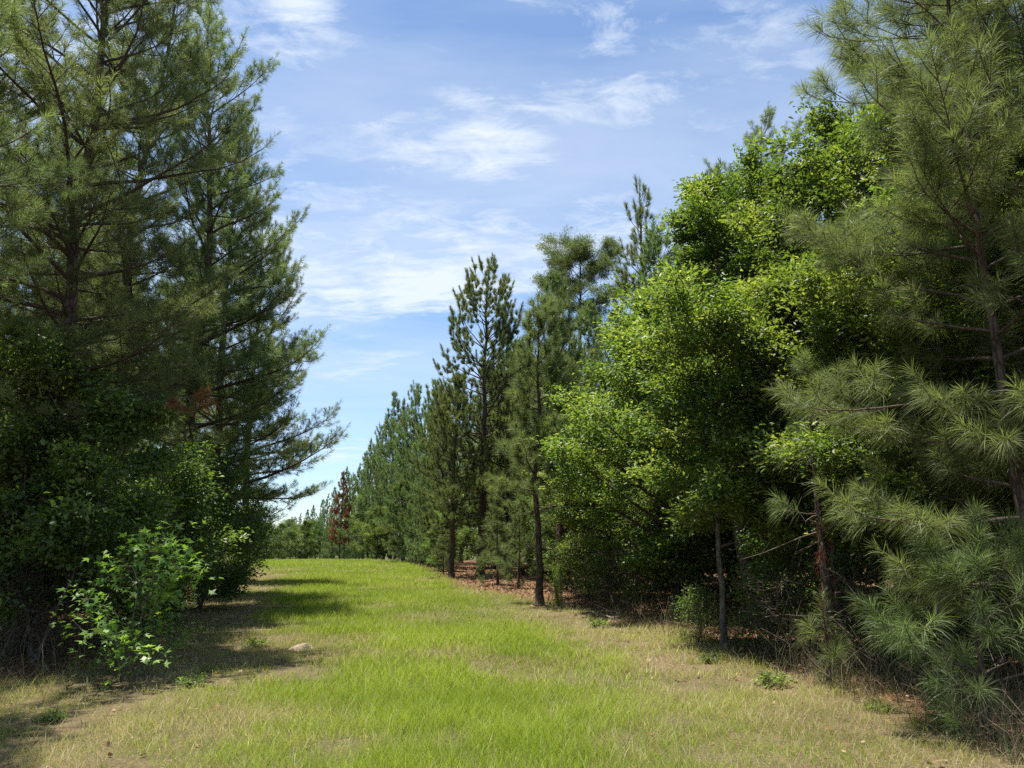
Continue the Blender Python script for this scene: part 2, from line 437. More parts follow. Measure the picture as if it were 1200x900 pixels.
COL.objects.link(go); tag(go, kind='structure')

# ------------------------------------------------------------------ grass (one object, uncountable)
def grass():
    rng = np.random.default_rng(5)
    gmat, nt, out = mat_new('grass_blades')
    gr = ramp(nt, [(0, (.140, .205, .018)), (.5, (.255, .340, .032)), (1, (.39, .43, .085))], attr(nt, 'rnd'))
    st = ramp(nt, [(0, (.21, .165, .08)), (.5, (.36, .30, .155)), (1, (.54, .47, .28))], attr(nt, 'rnd'))
    c = mixc(nt, attr(nt, 'dry'), gr, st)
    p = nt.nodes.new('ShaderNodeBsdfPrincipled'); p.inputs['Roughness'].default_value = .5; p.inputs['Specular IOR Level'].default_value = .3
    nt.links.new(c, p.inputs['Base Color'])
    t = nt.nodes.new('ShaderNodeBsdfTranslucent'); tcl = mixc(nt, 1., c, (1.35, 1.35, .8)); tcl.node.blend_type = 'MULTIPLY'; nt.links.new(tcl, t.inputs[0])
    mx = nt.nodes.new('ShaderNodeMixShader'); mx.inputs[0].default_value = .4
    nt.links.new(p.outputs[0], mx.inputs[1]); nt.links.new(t.outputs[0], mx.inputs[2]); nt.links.new(mx.outputs[0], out.inputs[0])
    buf = Buf(); DRY = []
    for lo, hi, dens, w0, two in ((3.2, 9, 3700, .0036, True), (9, 15, 1700, .0058, True), (15, 25, 620, .010, False), (25, 40, 300, .016, False), (40, 70, 130, .027, False)):
        xl, xr = -max(9, .95*hi), max(7, .75*hi)
        xl = max(xl, np.interp(hi, WLY, WLX)-4); xr = min(xr, np.interp(lo, WRY, WRX)+3)
        N = int(dens*(hi-lo)*(xr-xl))
        x = xl+(xr-xl)*rng.random(N); y = lo+(hi-lo)*rng.random(N)
        # clumps
        k = rng.random(N) < .45
        cx = np.round(x/.11)*.11+(vnoise(x*9, y*9, 5)-.5)*.16; cy = np.round(y/.11)*.11+(vnoise(x*9, y*9, 8)-.5)*.16
        x = np.where(k, cx+rng.normal(size=N)*.018, x); y = np.where(k, cy+rng.normal(size=N)*.018, y)
        keep = np.abs(x) < .80*y+3.0
        g = greenness(x, y); w = woodness(x, y)
        cov = fbm(x/.5, y/.5, 41)
        dn = (.58+.42*g)*(1-np.where(y > 13, .97, .88)*w)*np.clip(.30+2.6*(cov-.36)+.45*g, .08, 1)
        keep &= rng.random(N) < dn
        x, y, g, w, cov = x[keep], y[keep], g[keep], w[keep], cov[keep]; N = len(x)
        lush = fbm(x/1.4, y/1.4, 19)
        pdry = np.clip(.58-.55*g+.15*w, .04, .8)
        lowgreen = (fbm(x/.9, y/.9, 23) > .60)
        pdry = np.where(lowgreen & (g < .6), pdry*.45, pdry)
        dry = (rng.random(N) < pdry)*(.65+.35*rng.random(N))
        L = (.055+.10*g*(.5+.9*lush)+.055*(dry > 0)*(1-g))*(.55+.9*rng.random(N))
        ed = np.exp(-((x-np.interp(y, WRY, WRX)+.25)/.55)**2)+.8*np.exp(-((x-np.interp(y, WLY, WLX)-.3)/.6)**2)
        L = L+ed*.16*rng.random(N)**2*(cov > .5)
        L = np.minimum(L, .40)
        az = rng.random(N)*6.283; ti = np.abs(rng.normal(size=N))*.33+.06+(dry > 0)*.25*rng.random(N)
        d = np.stack([np.cos(az)*np.sin(ti), np.sin(az)*np.sin(ti), np.cos(ti)], 1)
        fa = rng.random(N)*6.283
        sd = np.stack([np.cos(fa), np.sin(fa), np.zeros(N)], 1)*(w0/2*(.6+.8*rng.random(N)))[:, None]
        base = np.stack([x, y, ground_z(x, y)-.008], 1)
        out_ = np.stack([np.cos(az), np.sin(az), np.zeros(N)], 1)
        tip = base+d*L[:, None]+out_*(L*.28)[:, None]; tip[:, 2] -= L*.10
        r = np.clip(.45+.35*(lush-.5)*2+.22*rng.normal(size=N), 0, 1)
        if two:
            mid = base+d*(L*.55)[:, None]+out_*(L*.05)[:, None]
            v = np.stack([base-sd, base+sd, mid+sd*.8, mid-sd*.8, tip], 1).reshape(-1, 3); kk = np.arange(N)[:, None]*5
            buf.add(v, tri=kk+np.array([[3, 2, 4]]), quad=kk+np.array([[0, 1, 2, 3]]), rnd=np.repeat(r, 5)); DRY.append(np.repeat(dry, 5))
        else:
            v = np.stack([base-sd, base+sd, tip], 1).reshape(-1, 3); kk = np.arange(N)[:, None]*3
            buf.add(v, tri=kk+np.array([[0, 1, 2]]), rnd=np.repeat(r, 3)); DRY.append(np.repeat(dry, 3))
    o = bpy.data.objects.new('grass', buf.mesh('grass', gmat, False, {'dry': np.concatenate(DRY)})); COL.objects.link(o)
    tag(o, 'bright green grass mixed with straw across the clearing', 'grass', None, 'stuff')
grass()

def litter():
    rng = np.random.default_rng(8)
    m = leaf_mat('straw_litter', [(0, (.10, .045, .025)), (.5, (.20, .105, .055)), (1, (.36, .25, .15))], .15, .9, .1, (1, 1, 1), 0)
    buf = Buf()
    N = 130000
    y = 5+45*rng.random(N)**1.6; x = -14+26*rng.random(N)
    w = woodness(x, y); e = np.clip(w+.10*(1-greenness(x, y)), 0, 1)
    k = (rng.random(N) < e) & (np.abs(x) < .8*y+3); x, y = x[k], y[k]; N = len(x)
    z = ground_z(x, y)+.006+.02*rng.random(N)
    a = rng.random(N)*6.28; L = .06+.13*rng.random(N); sc = np.clip(y/9, .8, 3)
    d = np.stack([np.cos(a), np.sin(a), .25*rng.normal(size=N)], 1); s = np.stack([-np.sin(a), np.cos(a), .6*rng.normal(size=N)], 1)*(.004*sc)[:, None]
    c = np.stack([x, y, z], 1)
    wide = (rng.random(N) < .3)[:, None]; s = np.where(wide, s*5, s); L = np.where(wide[:, 0], L*.5, L)
    v = np.stack([c-d*L[:, None]/2, c+s, c+d*L[:, None]/2, c-s], 1).reshape(-1, 3); kk = np.arange(N)[:, None]*4
    buf.add(v, quad=kk+np.array([[0, 1, 2, 3]]), rnd=np.repeat(rng.random(N), 4))
    o = bpy.data.objects.new('pine_straw', buf.mesh('pine_straw', m)); COL.objects.link(o)
    tag(o, 'reddish brown fallen pine straw and dead leaves under the trees', 'litter', None, 'stuff')
litter()

def dry_brush():
    """thin dead stems, tall weeds and twigs along the feet of both tree lines"""
    rng = np.random.default_rng(12)
    m = leaf_mat('dry_stems', [(0, (.05, .085, .022)), (.3, (.09, .115, .04)), (.4, (.13, .10, .06)), (.7, (.22, .175, .11)), (1, (.38, .31, .20))], .2, .8, .2, (1, 1, 1), 0)
    buf = Buf(); n = 0
    pts = []
    for k in range(8000):
        y = 6.2+24*rng.random()**1.8
        if rng.random() < .70: x = np.interp(y, WRY, WRX)+abs(rng.normal())*1.1-.5
        else: x = np.interp(y, WLY, WLX)-abs(rng.normal())*1.2+.3
        if rng.random() < (y-13)/9: continue
        c = fbm(x/.8, y/.8, 88)
        if c < .40: continue
        z = float(ground_z(x, y)); h = (.12+.62*rng.random()**2.2)*(.5+1.1*c); az = rng.random()*6.28; ti = abs(rng.normal())*.5
        d = np.array([math.cos(az)*math.sin(ti), math.sin(az)*math.sin(ti), math.cos(ti)])
        p0 = np.array([x, y, z-.01]); p1 = p0+d*h*.5; p2 = p1+norm(d+rng.normal(size=3)*.4)*h*.5
        w = .0016+.0016*rng.random()*max(1, y/9)
        tube(buf, [p0, p1, p2], [w, w*.8, w*.4], 3, rnd=rng.random())
        if rng.random() < .5:
            q = p1+norm(d+rng.normal(size=3)*.7)*h*.35; tube(buf, [p1, q], [w*.7, w*.3], 3, rnd=rng.random())
    o = bpy.data.objects.new('dry_weeds', buf.mesh('dry_weeds', m)); COL.objects.link(o)
    tag(o, 'tangle of thin dry stems and weeds along the edge of the woods', 'weeds', None, 'stuff')
dry_brush()

# ================================================================== TREES
GL = 'pines along the left side of the clearing'
GR = 'pines along the right side of the clearing'
GF = 'far pines lining the end of the clearing'
GWR = 'trees in the shaded woods on the right'
GWL = 'trees in the shaded woods on the left'

# --- left row
A = pine_mesh(121, 14.5, .135, .20, 3.0, .17, .0050, 60, .46, 5, 5.2, shape=.55, lean=(.03, 0), droop=.2, bare=16, up=1.0, irr=.35)
Bm = pine_mesh(112, 15.2, .16, .17, 2.75, .17, .0066, 60, .50, 4, 6.0, shape=.50,  lean=(.02, 0), droop=.2, bare=12, irr=.8)
Cm = pine_mesh(113, 15.0, .16, .11, 2.85, .18, .0090, 54, .48, 5, 5.6, shape=.55,  lean=(-.005, 0), two=False, droop=.2, bare=10, irr=.7)
LT = plant(A, 'pine_tree', atX(14, 11.8), 11.8, 'tall leaning pine with vines round its trunk and one rust red dead limb', 'pine tree', GL, 0)
plant(Bm, 'pine_tree', atX(120, 16), 16, 'tall pine behind the leafy sapling, dark trunk under spreading limbs', 'pine tree', GL, .6)
plant(Cm, 'pine_tree', atX(238, 22.5), 22.5, 'tall dense pine left of the clearing with branches reaching into the sky', 'pine tree', GL, 0)
plant(Bm, 'pine_tree', atX(276, 30), 30, 'pine at the right end of the left row, leaning over the shaded grass', 'pine tree', GL, 5.4, 1.0)
plant(A, 'pine_tree', -9.9, 8.6, 'pine at the left picture edge with bare limbs behind the nearest crown', 'pine tree', GL, 2.0, .98)
plant(Bm, 'pine_tree', atX(196, 19.0), 19.0, 'pine in the middle of the left row, crown squeezed between its neighbours', 'pine tree', GL, 4.0, 1.05)
plant(Cm, 'pine_tree', -10.6, 14.2, 'pine standing behind the vine wrapped trunk at far left', 'pine tree', GL, 1.3, .97)
plant(A, 'pine_tree', -6.4, 6.5, 'pine just outside the left picture edge whose boughs enter the bright top corner', 'pine tree', GL, 3.6, .80)
for k, (x, y, rz, s, m_) in enumerate([(-14, 17, .3, 1., Cm), (-12.5, 21, 1.9, 1.05, Bm), (-15, 26, 3.0, 1., Cm), (-18, 21, 4., 1., Bm), (-13.6, 31, 5, .95, Cm), (-17.5, 33, .8, 1., Bm), (-21, 28, 2.2, 1., Cm), (-15.8, 38, 2.6, .9, Bm)]):
    plant(m_, 'pine_tree', x, y, 'pine deep in the shaded woods behind the left row', 'pine tree', GWL, rz, s)

def dead_limb(parent, inv):
    rng = np.random.default_rng(44); b, nd = Buf(), Buf(); pts = [np.array([.1, 0, 3.5])]; P0, P1 = [], []
    d = np.array([1., -.36, .03])
    for i in range(6): pts.append(pts[-1]+norm(d+rng.normal(size=3)*.12)*.47)
    tube(b, pts, np.linspace(.022, .006, 7), 5, rnd=.5)
    for i in range(4, 7):
        for u in range(4):
            w_ = norm(np.array([.5, -.5+rng.normal()*.6, .2*rng.normal()-.25]))*.32; P0.append(pts[i]); P1.append(pts[i]+w_)
    needles(nd, np.array(P0), np.array(P1), rng.random(len(P0)), rng, 90, .17, .009, .5, False)
    bo = child('dead_branch', b.mesh('dead_branch', M['dead_wood'], True), parent); bo.rotation_euler.z = -inv
    bo['label'] = 'dead limb with rust red needles'
    child('dead_foliage', nd.mesh('dead_foliage', M['needle_dead']), bo)
dead_limb(LT, 0)

# --- middle pines on the right side
D1 = pine_mesh(223, topZ(316, 36), .19, .20, 4.0, .27, .018, 130, .82, 6, 2.6, two=False, droop=.05, bare=14, top_e=50, shape=.62, turn=1.5, spread=.60, sl=1.75, sideshoots=False, irr=.1, lmin=.75, lvar=.45, tw0=.35)
plant(D1, 'pine_tree', atX(563, 36), 36, 'tallest pine in the middle with a pointed top and a thick straight trunk', 'pine tree', GR, 1.0)
D2 = pine_mesh(202, topZ(440, 34), .13, .28, 2.3, .27, .017, 90, .62, 4, 4.2, two=False, droop=.06, bare=8, top_e=60, turn=1.3, spread=.66, sl=1.35, sideshoots=False)
plant(D2, 'pine_tree', atX(530, 34.5), 34.5, 'slimmer pine just left of the tallest pine', 'pine tree', GR, 0)
D3 = pine_mesh(203, topZ(352, 20), .095, .36, 1.5, .27, .0105, 100, .44, 4, 5.0, two=False, droop=.16, bare=14, top_e=60, shape=.6)
plant(D3, 'pine_tree', atX(632, 20), 20, 'slender pine with a bare lower trunk standing at the grass edge', 'pine tree', GR, 0)
plant(D2, 'pine_tree', atX(658, 26), 26, 'narrow pine just right of the slender bare trunked pine', 'pine tree', GR, 2.1, topZ(355, 26)/topZ(440, 34))
plant(D1, 'pine_tree', atX(597, 38), 38, 'hazy green pine between the tallest pine and the slender one', 'pine tree', GR, 3.5, .80)
D5 = pine_mesh(205, topZ(212, 27), .16, .30, 2.3, .27, .0125, 90, .62, 4, 3.2, two=False, droop=.06, bare=4, top_e=60, turn=1.3, spread=.66, sl=1.35, sideshoots=False)
plant(D5, 'pine_tree', atX(776, 27), 27, 'pine whose spiky top pokes up left of the tall oak', 'pine tree', GR, .5)
# open-crowned mature pine
D4 = broad_mesh(207, topZ(282, 45), .25, .70, 3.2, 24, 7, 5, 78, .20, .022, leaf='needle', bark='pine_bark', spread=.26, tilt=80, e_lo=0, e_hi=60, trunk_top=.95)
plant(D4, 'pine_tree', atX(683, 45), 45, 'old pine with a rounded open crown of dark clumps against the sky', 'pine tree', GR, .2)
# young pines
E1 = pine_mesh(210, 3.3, .045, .12, 1.0, .26, .014, 60, .42, 4, 4.5, two=False, droop=.25, bare=2, top_e=60)
plant(E1, 'young_pine', atX(583, 29), 29, 'young pale pine at the foot of the tallest pine', 'young pine', GR, 0)
plant(E1, 'young_pine', atX(487, 52), 52, 'small round young pine alone at the far grass edge', 'young pine', GR, 1, .52)
plant(E1, 'young_pine', atX(520, 38), 38, 'young pine left of the slim pine at the grass edge', 'young pine', GR, 2.2, .65)
plant(E1, 'young_pine', atX(607, 27), 27, 'young pine between the tall trunks, right of the pale one', 'young pine', GR, 4.2, .9)

# --- far pines (px, row of the top, distance)
F = [pine_mesh(300+k, 12, .13, .05, 2.4, .32, .032, 38, .60, 4, 3.8, shape=[.7, .9, .6, .8][k], turn=1.2, spread=.75, sl=1.2, two=False, droop=.12, bare=0, twigs=False, needle='needle_far', top_e=62, sideshoots=False, trunk_n=6) for k in range(4)]
far = [(508, 448, 47), (494, 455, 52), (480, 452, 56), (468, 468, 62), (457, 462, 66), (447, 482, 72), (438, 500, 78), (431, 515, 85), (424, 532, 92),
       (416, 545, 98), (408, 556, 106), (404, 548, 96), (389, 572, 112), (381, 580, 118), (374, 586, 122), (366, 592, 126), (358, 598, 130), (350, 602, 134), (343, 606, 138), (335, 612, 144), (515, 480, 44),
       (502, 500, 49), (488, 505, 54), (474, 520, 60), (462, 530, 67), (451, 540, 74), (441, 556, 82), (520, 470, 52), (540, 440, 55), (570, 420, 52), (610, 400, 50), (640, 420, 46)]
FL = ['pine in the far row stepping down towards the end of the clearing', 'small pine in the far line beyond the crest of the grass', 'pine in the second rank of the far row', 'pine crown filling the gap behind the tallest pine']
for k, (px, py, Yd) in enumerate(far):
    x = atX(px, Yd); h = topZ(py, Yd)-float(ground_z(x, Yd))
    lb = FL[0] if k < 12 else FL[1] if k < 20 else FL[2] if k < 27 else FL[3]
    plant(F[k % 4], 'pine_tree', x, Yd, lb, 'pine tree', GF if k < 27 else GWR, k*1.7, (h/12*(.9 if k < 20 else 1.0), h/12*(.9 if k < 20 else 1.0), h/12))
DD = pine_mesh(320, 9, .10, .2, 1.3, .22, .03, 60, .5, 5, 4.2, two=False, droop=.4, bare=3, twigs=False, needle='needle_dead', trunk_n=6)
x = atX(397, 82); h = topZ(552, 82)-float(ground_z(x, 82))
plant(DD, 'dead_pine', x, 82, 'dead pine with rust brown needles in the far row', 'dead pine', None, 0, h/9)

# --- broadleaf trees on the right
O1 = broad_mesh(401, topZ(350, 18.5), .13, .07, 3.0, 34, 7, 6, 54, .108, .050, lean=(-.01, 0), bright=.10)
plant(O1, 'oak_tree', atX(792, 18.5), 18.5, 'broad leafy oak behind the slender pine, low branches over brown litter', 'oak tree', GWR, 0)
O2 = broad_mesh(402, topZ(140, 16.5), .15, .22, 2.5, 34, 7, 6, 52, .108, .050, lean=(.0, 0), e_hi=55)
plant(O2, 'oak_tree', atX(888, 16.5), 16.5, 'tallest leafy oak on the right, its crown reaching highest into the sky', 'oak tree', GWR, 0, .95)
O3 = broad_mesh(403, topZ(345, 12.2), .052, .27, 1.9, 19, 7, 6, 52, .090, .040, lean=(.0, 0), bright=.10)
plant(O3, 'oak_tree', atX(850, 12.2), 12.2, 'slim young oak with a pale thin stem at the grass edge', 'oak tree', GWR, 0)
O4 = broad_mesh(404, 10.5, .14, .2, 3.1, 30, 7, 6, 50, .108, .050)
plant(O4, 'oak_tree', 7.2, 13.5, 'leafy oak behind the near pine branches at upper right', 'oak tree', GWR, 0)
plant(O1, 'oak_tree', atX(712, 23), 23, 'leafy oak right behind the narrow pines in the middle', 'oak tree', GWR, 2.0, .72)
plant(O2, 'oak_tree', atX(985, 15.2), 15.2, 'leafy oak between the tallest oak and the near pines', 'oak tree', GWR, 2.4, .86)
for k, (x, y, rz, s, m_, lb) in enumerate([(6.5, 19, 1.1, 1., O4, 0), (9.5, 17, 4, 1.05, O1, 0), (11, 13, 5, 1., O4, 0), (5.4, 25, 3.1, .9, O4, 0), (8.5, 25, .4, 1.1, O1, 0), (13, 21, 2, 1.1, O2, 0), (2.6, 31, 1.4, .72, O4, 0), (6, 33, 3.7, 1.1, O1, 0), (.5, 40, 3.0, .95, O4, 0), (10.5, 10.2, 2.9, .95, O2, 0), (atX(441, 66), 66, 1, .58, O1, 1), (atX(472, 57), 57, 2, .55, O4, 1), (atX(519, 41), 41, 4, .40, O1, 1), (atX(425, 84), 84, 3, .7, O4, 1), (-.8, 46, 2.2, .9, O1, 0)]):
    plant(m_, 'oak_tree', x, y, ['leafy tree deep in the shaded woods behind the right hand oaks', 'yellow green leafy tree among the far pines'][lb], 'oak tree', GWR, rz, s)

S1 = broad_mesh(601, 3.4, .035, .08, 1.35, 14, 5, 5, 30, .080, .042, stems=3, spread=.24, leaf='dark_leaf', profile='round')
# --- more of the woods, on both sides and beyond the end of the clearing
def fill(seed, n, xr, yr, side, gap, label, group, meshes, hs):
    rng = np.random.default_rng(seed); pts = []; tries = 0
    while len(pts) < n and tries < 6000:
        tries += 1
        y = yr[0]+(yr[1]-yr[0])*rng.random()
        e = float(np.interp(y, WRY, WRX)) if side > 0 else float(np.interp(y, WLY, WLX))
        x = e+side*(xr[0]+(xr[1]-xr[0])*rng.random())
        if any((x-a)**2+(y-b)**2 < gap*gap for a, b in pts): continue
        pts.append((x, y)); h = hs[0]+(hs[1]-hs[0])*rng.random()
        plant(meshes[len(pts) % len(meshes)], 'pine_tree', x, y, label, 'pine tree', group, rng.random()*6.28, h)
fill(71, 34, (3, 20), (20, 62), 1, 2.6, 'pine deep in the shaded woods on the right', GWR, F, (.85, 1.1))
fill(72, 12, (4, 16), (7, 20), 1, 2.4, 'pine deep in the shaded woods on the right', GWR, [Cm, Bm], (.75, .95))
fill(73, 24, (2, 22), (62, 120), 1, 3.2, 'pine in the woods behind the far row', GWR, F, (.6, .95))
fill(74, 18, (3, 18), (20, 60), -1, 2.8, 'pine deep in the shaded woods behind the left row', GWL, F, (.8, 1.05))
for k in range(34):
    px = 190+7.2*k; Yd = 104+(k*37 % 23)+max(0, px-330)*.35; py = 614-6*((k*29 % 10)/10)-max(0, 300-px)*.12
    x = atX(px, Yd); h = topZ(py, Yd)-float(ground_z(x, Yd))
    plant(O4 if k % 2 else S1, 'leafy_tree', x, Yd, 'round leafy tree closing the far end of the clearing', 'tree', 'leafy trees at the far end', k*1.3, h/(10.2 if k % 2 else 3.3))

# --- near pines at the right
plant(O3, 'oak_tree', 5.0, 9.3, 'young oak showing bright leaves through the near pine boughs', 'oak tree', GWR, 2.5, .92)
plant(O3, 'oak_tree', 6.9, 9.6, 'young oak close to the right picture edge behind the near pine', 'oak tree', GWR, 4.1, 1.25)
plant(O3, 'oak_tree', 4.6, 11.2, 'young oak right of the shaggy trunk, half in shade', 'oak tree', GWR, 1.1, 1.05)
N1 = pine_mesh(509, 9.2, .066, .14, 2.3, .245, .0042, 105, .46, 4, 4.4, lean=(-.02, 0), droop=.34, bare=8, up=.8, top_e=50, shape=.55)
plant(N1, 'pine_tree', 4.85, 7.3, 'near pine at the right edge with long shining needles on wide branches', 'pine tree', GR, .4)
plant(N1, 'pine_tree', 6.1, 8.3, 'pine behind the near right pine, its boughs filling the upper right corner', 'pine tree', GR, 3.3, 1.2)
N2 = pine_mesh(502, 4.0, .07, .50, .70, .27, .0045, 130, .5, 3, 3.6, lean=(-.015, 0), droop=.45, bare=14, up=.6)
SH = plant(N2, 'pine_tree', atX(978, 10.0), 10.0, 'thin pine with a shaggy brown trunk before the dark woods at right', 'pine tree', GR, 0)
rng_ = np.random.default_rng(66); hb = Buf(); zz_ = np.linspace(.15, 2.1, 40)
hp = np.stack([-.015*zz_*.6+rng_.normal(size=40)*.03, rng_.normal(size=40)*.03, zz_], 1)
needles(hb, hp, hp+np.array([0, 0, -.12])+rng_.normal(size=(40, 3))*.03, rng_.random(40), rng_, 60, .13, .006, .5, False, .8)
sh_ = child('dead_foliage', hb.mesh('dead_foliage', M['needle_dead']), SH); sh_['label'] = 'shaggy brown dead needles hanging along the trunk'
N3 = pine_mesh(503, 1.75, .035, .12, 1.05, .25, .0040, 130, .30, 4, 4.6, droop=.35, bare=0, up=.9)
plant(N3, 'young_pine', 4.05, 7.0, 'low bushy young pine with bright drooping needles at lower right', 'young pine', GR, 0)
N4 = pine_mesh(504, .95, .03, .55, .3, .30, .0042, 190, .25, 3, 5, droop=.6, bare=0)
plant(N4, 'young_pine', atX(972, 9.2), 9.2, 'single mop of long needles on a short stem before the shaggy trunk', 'young pine', GR, 0)

# --- understory
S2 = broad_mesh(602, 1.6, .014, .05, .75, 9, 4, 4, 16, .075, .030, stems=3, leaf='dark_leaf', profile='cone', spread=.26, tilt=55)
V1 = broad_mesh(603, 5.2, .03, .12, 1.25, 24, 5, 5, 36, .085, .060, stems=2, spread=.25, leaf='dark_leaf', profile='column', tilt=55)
for (px, Yd, s, rz, m_, lb) in [(38, 11.1, .95, 0, V1, 'thick dark vine mass climbing the nearest left trunk'),
        (165, 13.6, 1.05, 1, S1, 'tall dark shrub between the bright sapling and the left pines'),
        (20, 12.2, .9, 2.5, V1, 'dark leafy vine curtain at the far left edge'),
        (232, 18.5, 1.15, 3, S1, 'rounded dark shrub halfway along the left tree row'),
        (262, 24, 1.1, 4, S1, 'dark shrub at the foot of the dense left pine'),
        (205, 15.5, .8, .5, S1, 'lower dark shrub right of the bright sapling'),
        (288, 31, .95, 5, S1, 'shrub at the right end of the left tree row')]:
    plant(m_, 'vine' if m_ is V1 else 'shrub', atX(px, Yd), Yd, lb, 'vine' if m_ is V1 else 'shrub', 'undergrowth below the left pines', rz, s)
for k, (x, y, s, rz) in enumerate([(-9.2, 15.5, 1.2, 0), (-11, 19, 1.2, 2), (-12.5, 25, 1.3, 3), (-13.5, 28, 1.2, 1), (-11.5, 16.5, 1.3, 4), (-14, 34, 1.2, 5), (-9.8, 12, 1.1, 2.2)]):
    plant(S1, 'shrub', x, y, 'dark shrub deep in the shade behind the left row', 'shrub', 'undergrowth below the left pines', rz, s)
SG = broad_mesh(613, 1.9, .014, .06, .85, 11, 3, 3, 9, .125, .115, stems=2, leaf='sapling_leaf', kind='star', spread=.24, profile='cone', tilt=34, lean=(.06, -.03), bright=.05)
plant(SG, 'sapling', atX(142, 9.8), 9.8, 'bright green sapling with star shaped leaves before the dark left thicket', 'sapling', None, 1.0, .95)
plant(SG, 'sapling', atX(172, 11.2), 11.2, 'smaller bright sapling just right of the star leaved one', 'sapling', None, 2.8, .6)
for (px, Yd, s, rz, lb) in [(900, 11.6, .85, 0, 'dark leafy shrub right of the pale oak stem'), (940, 12.5, 1.3, 1, 'shaded shrub behind the shaggy pine trunk'),
        (1040, 11, 1.2, 2, 'shaded shrub between the shaggy pine and the right edge'), (720, 19.5, 1.0, 3, 'low dark shrub under the broad oak'), (1110, 9.8, 1.0, 4, 'dark shrub behind the low bushy pine'),
        (690, 21.5, 1.2, 5, 'small shrub right of the slender bare trunk'), (820, 13.2, .6, 1.2, 'small leafy weed left of the pale oak stem')]:
    plant(S2, 'shrub', atX(px, Yd), Yd, lb, 'shrub', 'undergrowth at the right edge', rz, s)
for k, (x, y, s, rz) in enumerate([(5.5, 14.5, 1., 0), (7.5, 12, 1., 1), (5.2, 17.5, 1.1, 2), (8.8, 15, 1.1, 3), (4.6, 21, 1.1, 4), (7, 21, 1.2, 5), (3, 27, 1.1, 1), (10, 20, 1.2, 2), (1.2, 33, 1., 3), (9, 11, 1., 4), (3.6, 36, 1.2, 0), (-1, 44, 1.1, 2), (-.3, 38, .9, 4), (6, 28, 1.2, 1)]):
    plant(S1, 'shrub', x, y, 'dark shrub deep in the shaded woods on the right', 'shrub', 'undergrowth at the right edge', rz, s)

BT = broad_mesh(650, 1.7, .012, .04, 1.0, 16, 5, 4, 1, .05, .025, stems=4, leaf='dark_leaf', bark='twig', spread=.1, profile='round')
for (px, Yd, s_, rz, lb) in [(48, 11.4, .8, 0, 'bare tangled shrub of thin twigs at the foot of the vine wrapped trunk'), (5, 10.9, .8, 2, 'bare twiggy shrub at the far left edge beside the dark trunk'),
                             (1010, 10.2, .8, 1, 'bare twiggy shrub right of the shaggy pine trunk'), (925, 10.7, .7, 3, 'bare twiggy shrub left of the shaggy pine trunk'), (745, 17.5, .9, 4, 'bare twiggy shrub under the broad oak')]:
    plant(BT, 'bare_shrub', atX(px, Yd), Yd, lb, 'shrub', None, rz, s_)

# dog fennel by the slender pine
def fennel(seed):
    rng = np.random.default_rng(seed); st, lf = Buf(), Buf(); P0, P1, SR = [], [], []
    for k in range(9):
        a = rng.random()*6.28; r_ = .12*rng.random(); h = .7+.55*rng.random(); p = np.array([math.cos(a)*r_, math.sin(a)*r_, 0.])
        q = p+np.array([rng.normal()*.1, rng.normal()*.1, h]); tube(st, [p, (p+q)/2, q], [.006, .005, .003], 4, rnd=.5)
        for u in range(5):
            P0.append(p+(q-p)*(.15+.17*u)); P1.append(p+(q-p)*(.15+.17*(u+1))); SR.append(.6+.3*rng.random())
    needles(lf, np.array(P0), np.array(P1), np.array(SR), rng, 60, .10, .008, .1, False, .9)
    return [('stems', st.mesh('weed_stems', M['twig'], True)), ('foliage', lf.mesh('weed_foliage', M['sapling_leaf']))]
W1 = fennel(7)
plant(W1, 'feathery_weed', atX(656, 19.2), 19.2, 'feathery green weed clump right of the slender pine trunk', 'weed', None, 0)

WD = broad_mesh(640, .22, .004, .1, .17, 9, 2, 2, 6, .085, .040, stems=3, leaf='oak', spread=.06, profile='cone', e_lo=5, e_hi=50)
for k, (px, py_y) in enumerate([(243, 10.4), (300, 12.6), (225, 9.4), (60, 7.6), (905, 9.2), (835, 11.0), (1030, 8.0), (700, 15.5)]):
    plant(WD, 'leafy_weed', atX(px, py_y), py_y, 'low leafy weed growing in the dry grass', 'weed', 'low weeds in the dry grass', k*1.9, .38+.35*((k*7 % 10)/10))

# sandy ant mound in the dry grass
def mound():
    m, nt, out = mat_new('pale_sand'); c = ramp(nt, [(.3, (.22, .16, .10)), (.7, (.36, .28, .185))], noise(nt, 30, 6))
    p = nt.nodes.new('ShaderNodeBsdfPrincipled'); p.inputs['Roughness'].default_value = 1; nt.links.new(c, p.inputs['Base Color'])
    bm_ = nt.nodes.new('ShaderNodeBump'); bm_.inputs['Distance'].default_value = .02; nt.links.new(noise(nt, 45, 5), bm_.inputs['Height']); nt.links.new(bm_.outputs[0], p.inputs['Normal'])
    nt.links.new(p.outputs[0], out.inputs[0])
    n = 28; g = np.linspace(-1, 1, n); x, y = np.meshgrid(g, g); rr = np.sqrt(x*x+y*y)
    z = .17*np.clip(1-rr**1.6, -.15, 1)*(.75+.5*fbm(x*2.2+5, y*2.2+9, 4))+.05*(fbm(x*7, y*7, 2)-.5)
    i = (np.arange(n-1)[:, None]*n+np.arange(n-1)[None]).ravel(); b = Buf()
    b.add(np.stack([x*.22, y*.19, z*.60-.012], -1).reshape(-1, 3), quad=np.stack([i, i+1, i+n+1, i+n], 1))
    o = bpy.data.objects.new('sand_mound', b.mesh('sand_mound', m, True)); COL.objects.link(o)
    xx = atX(354, 12.4); o.location = (xx, 12.4, float(ground_z(xx, 12.4)))
    tag(o, 'pale sandy mound in the dry grass left of the green strip', 'sand mound')
mound()

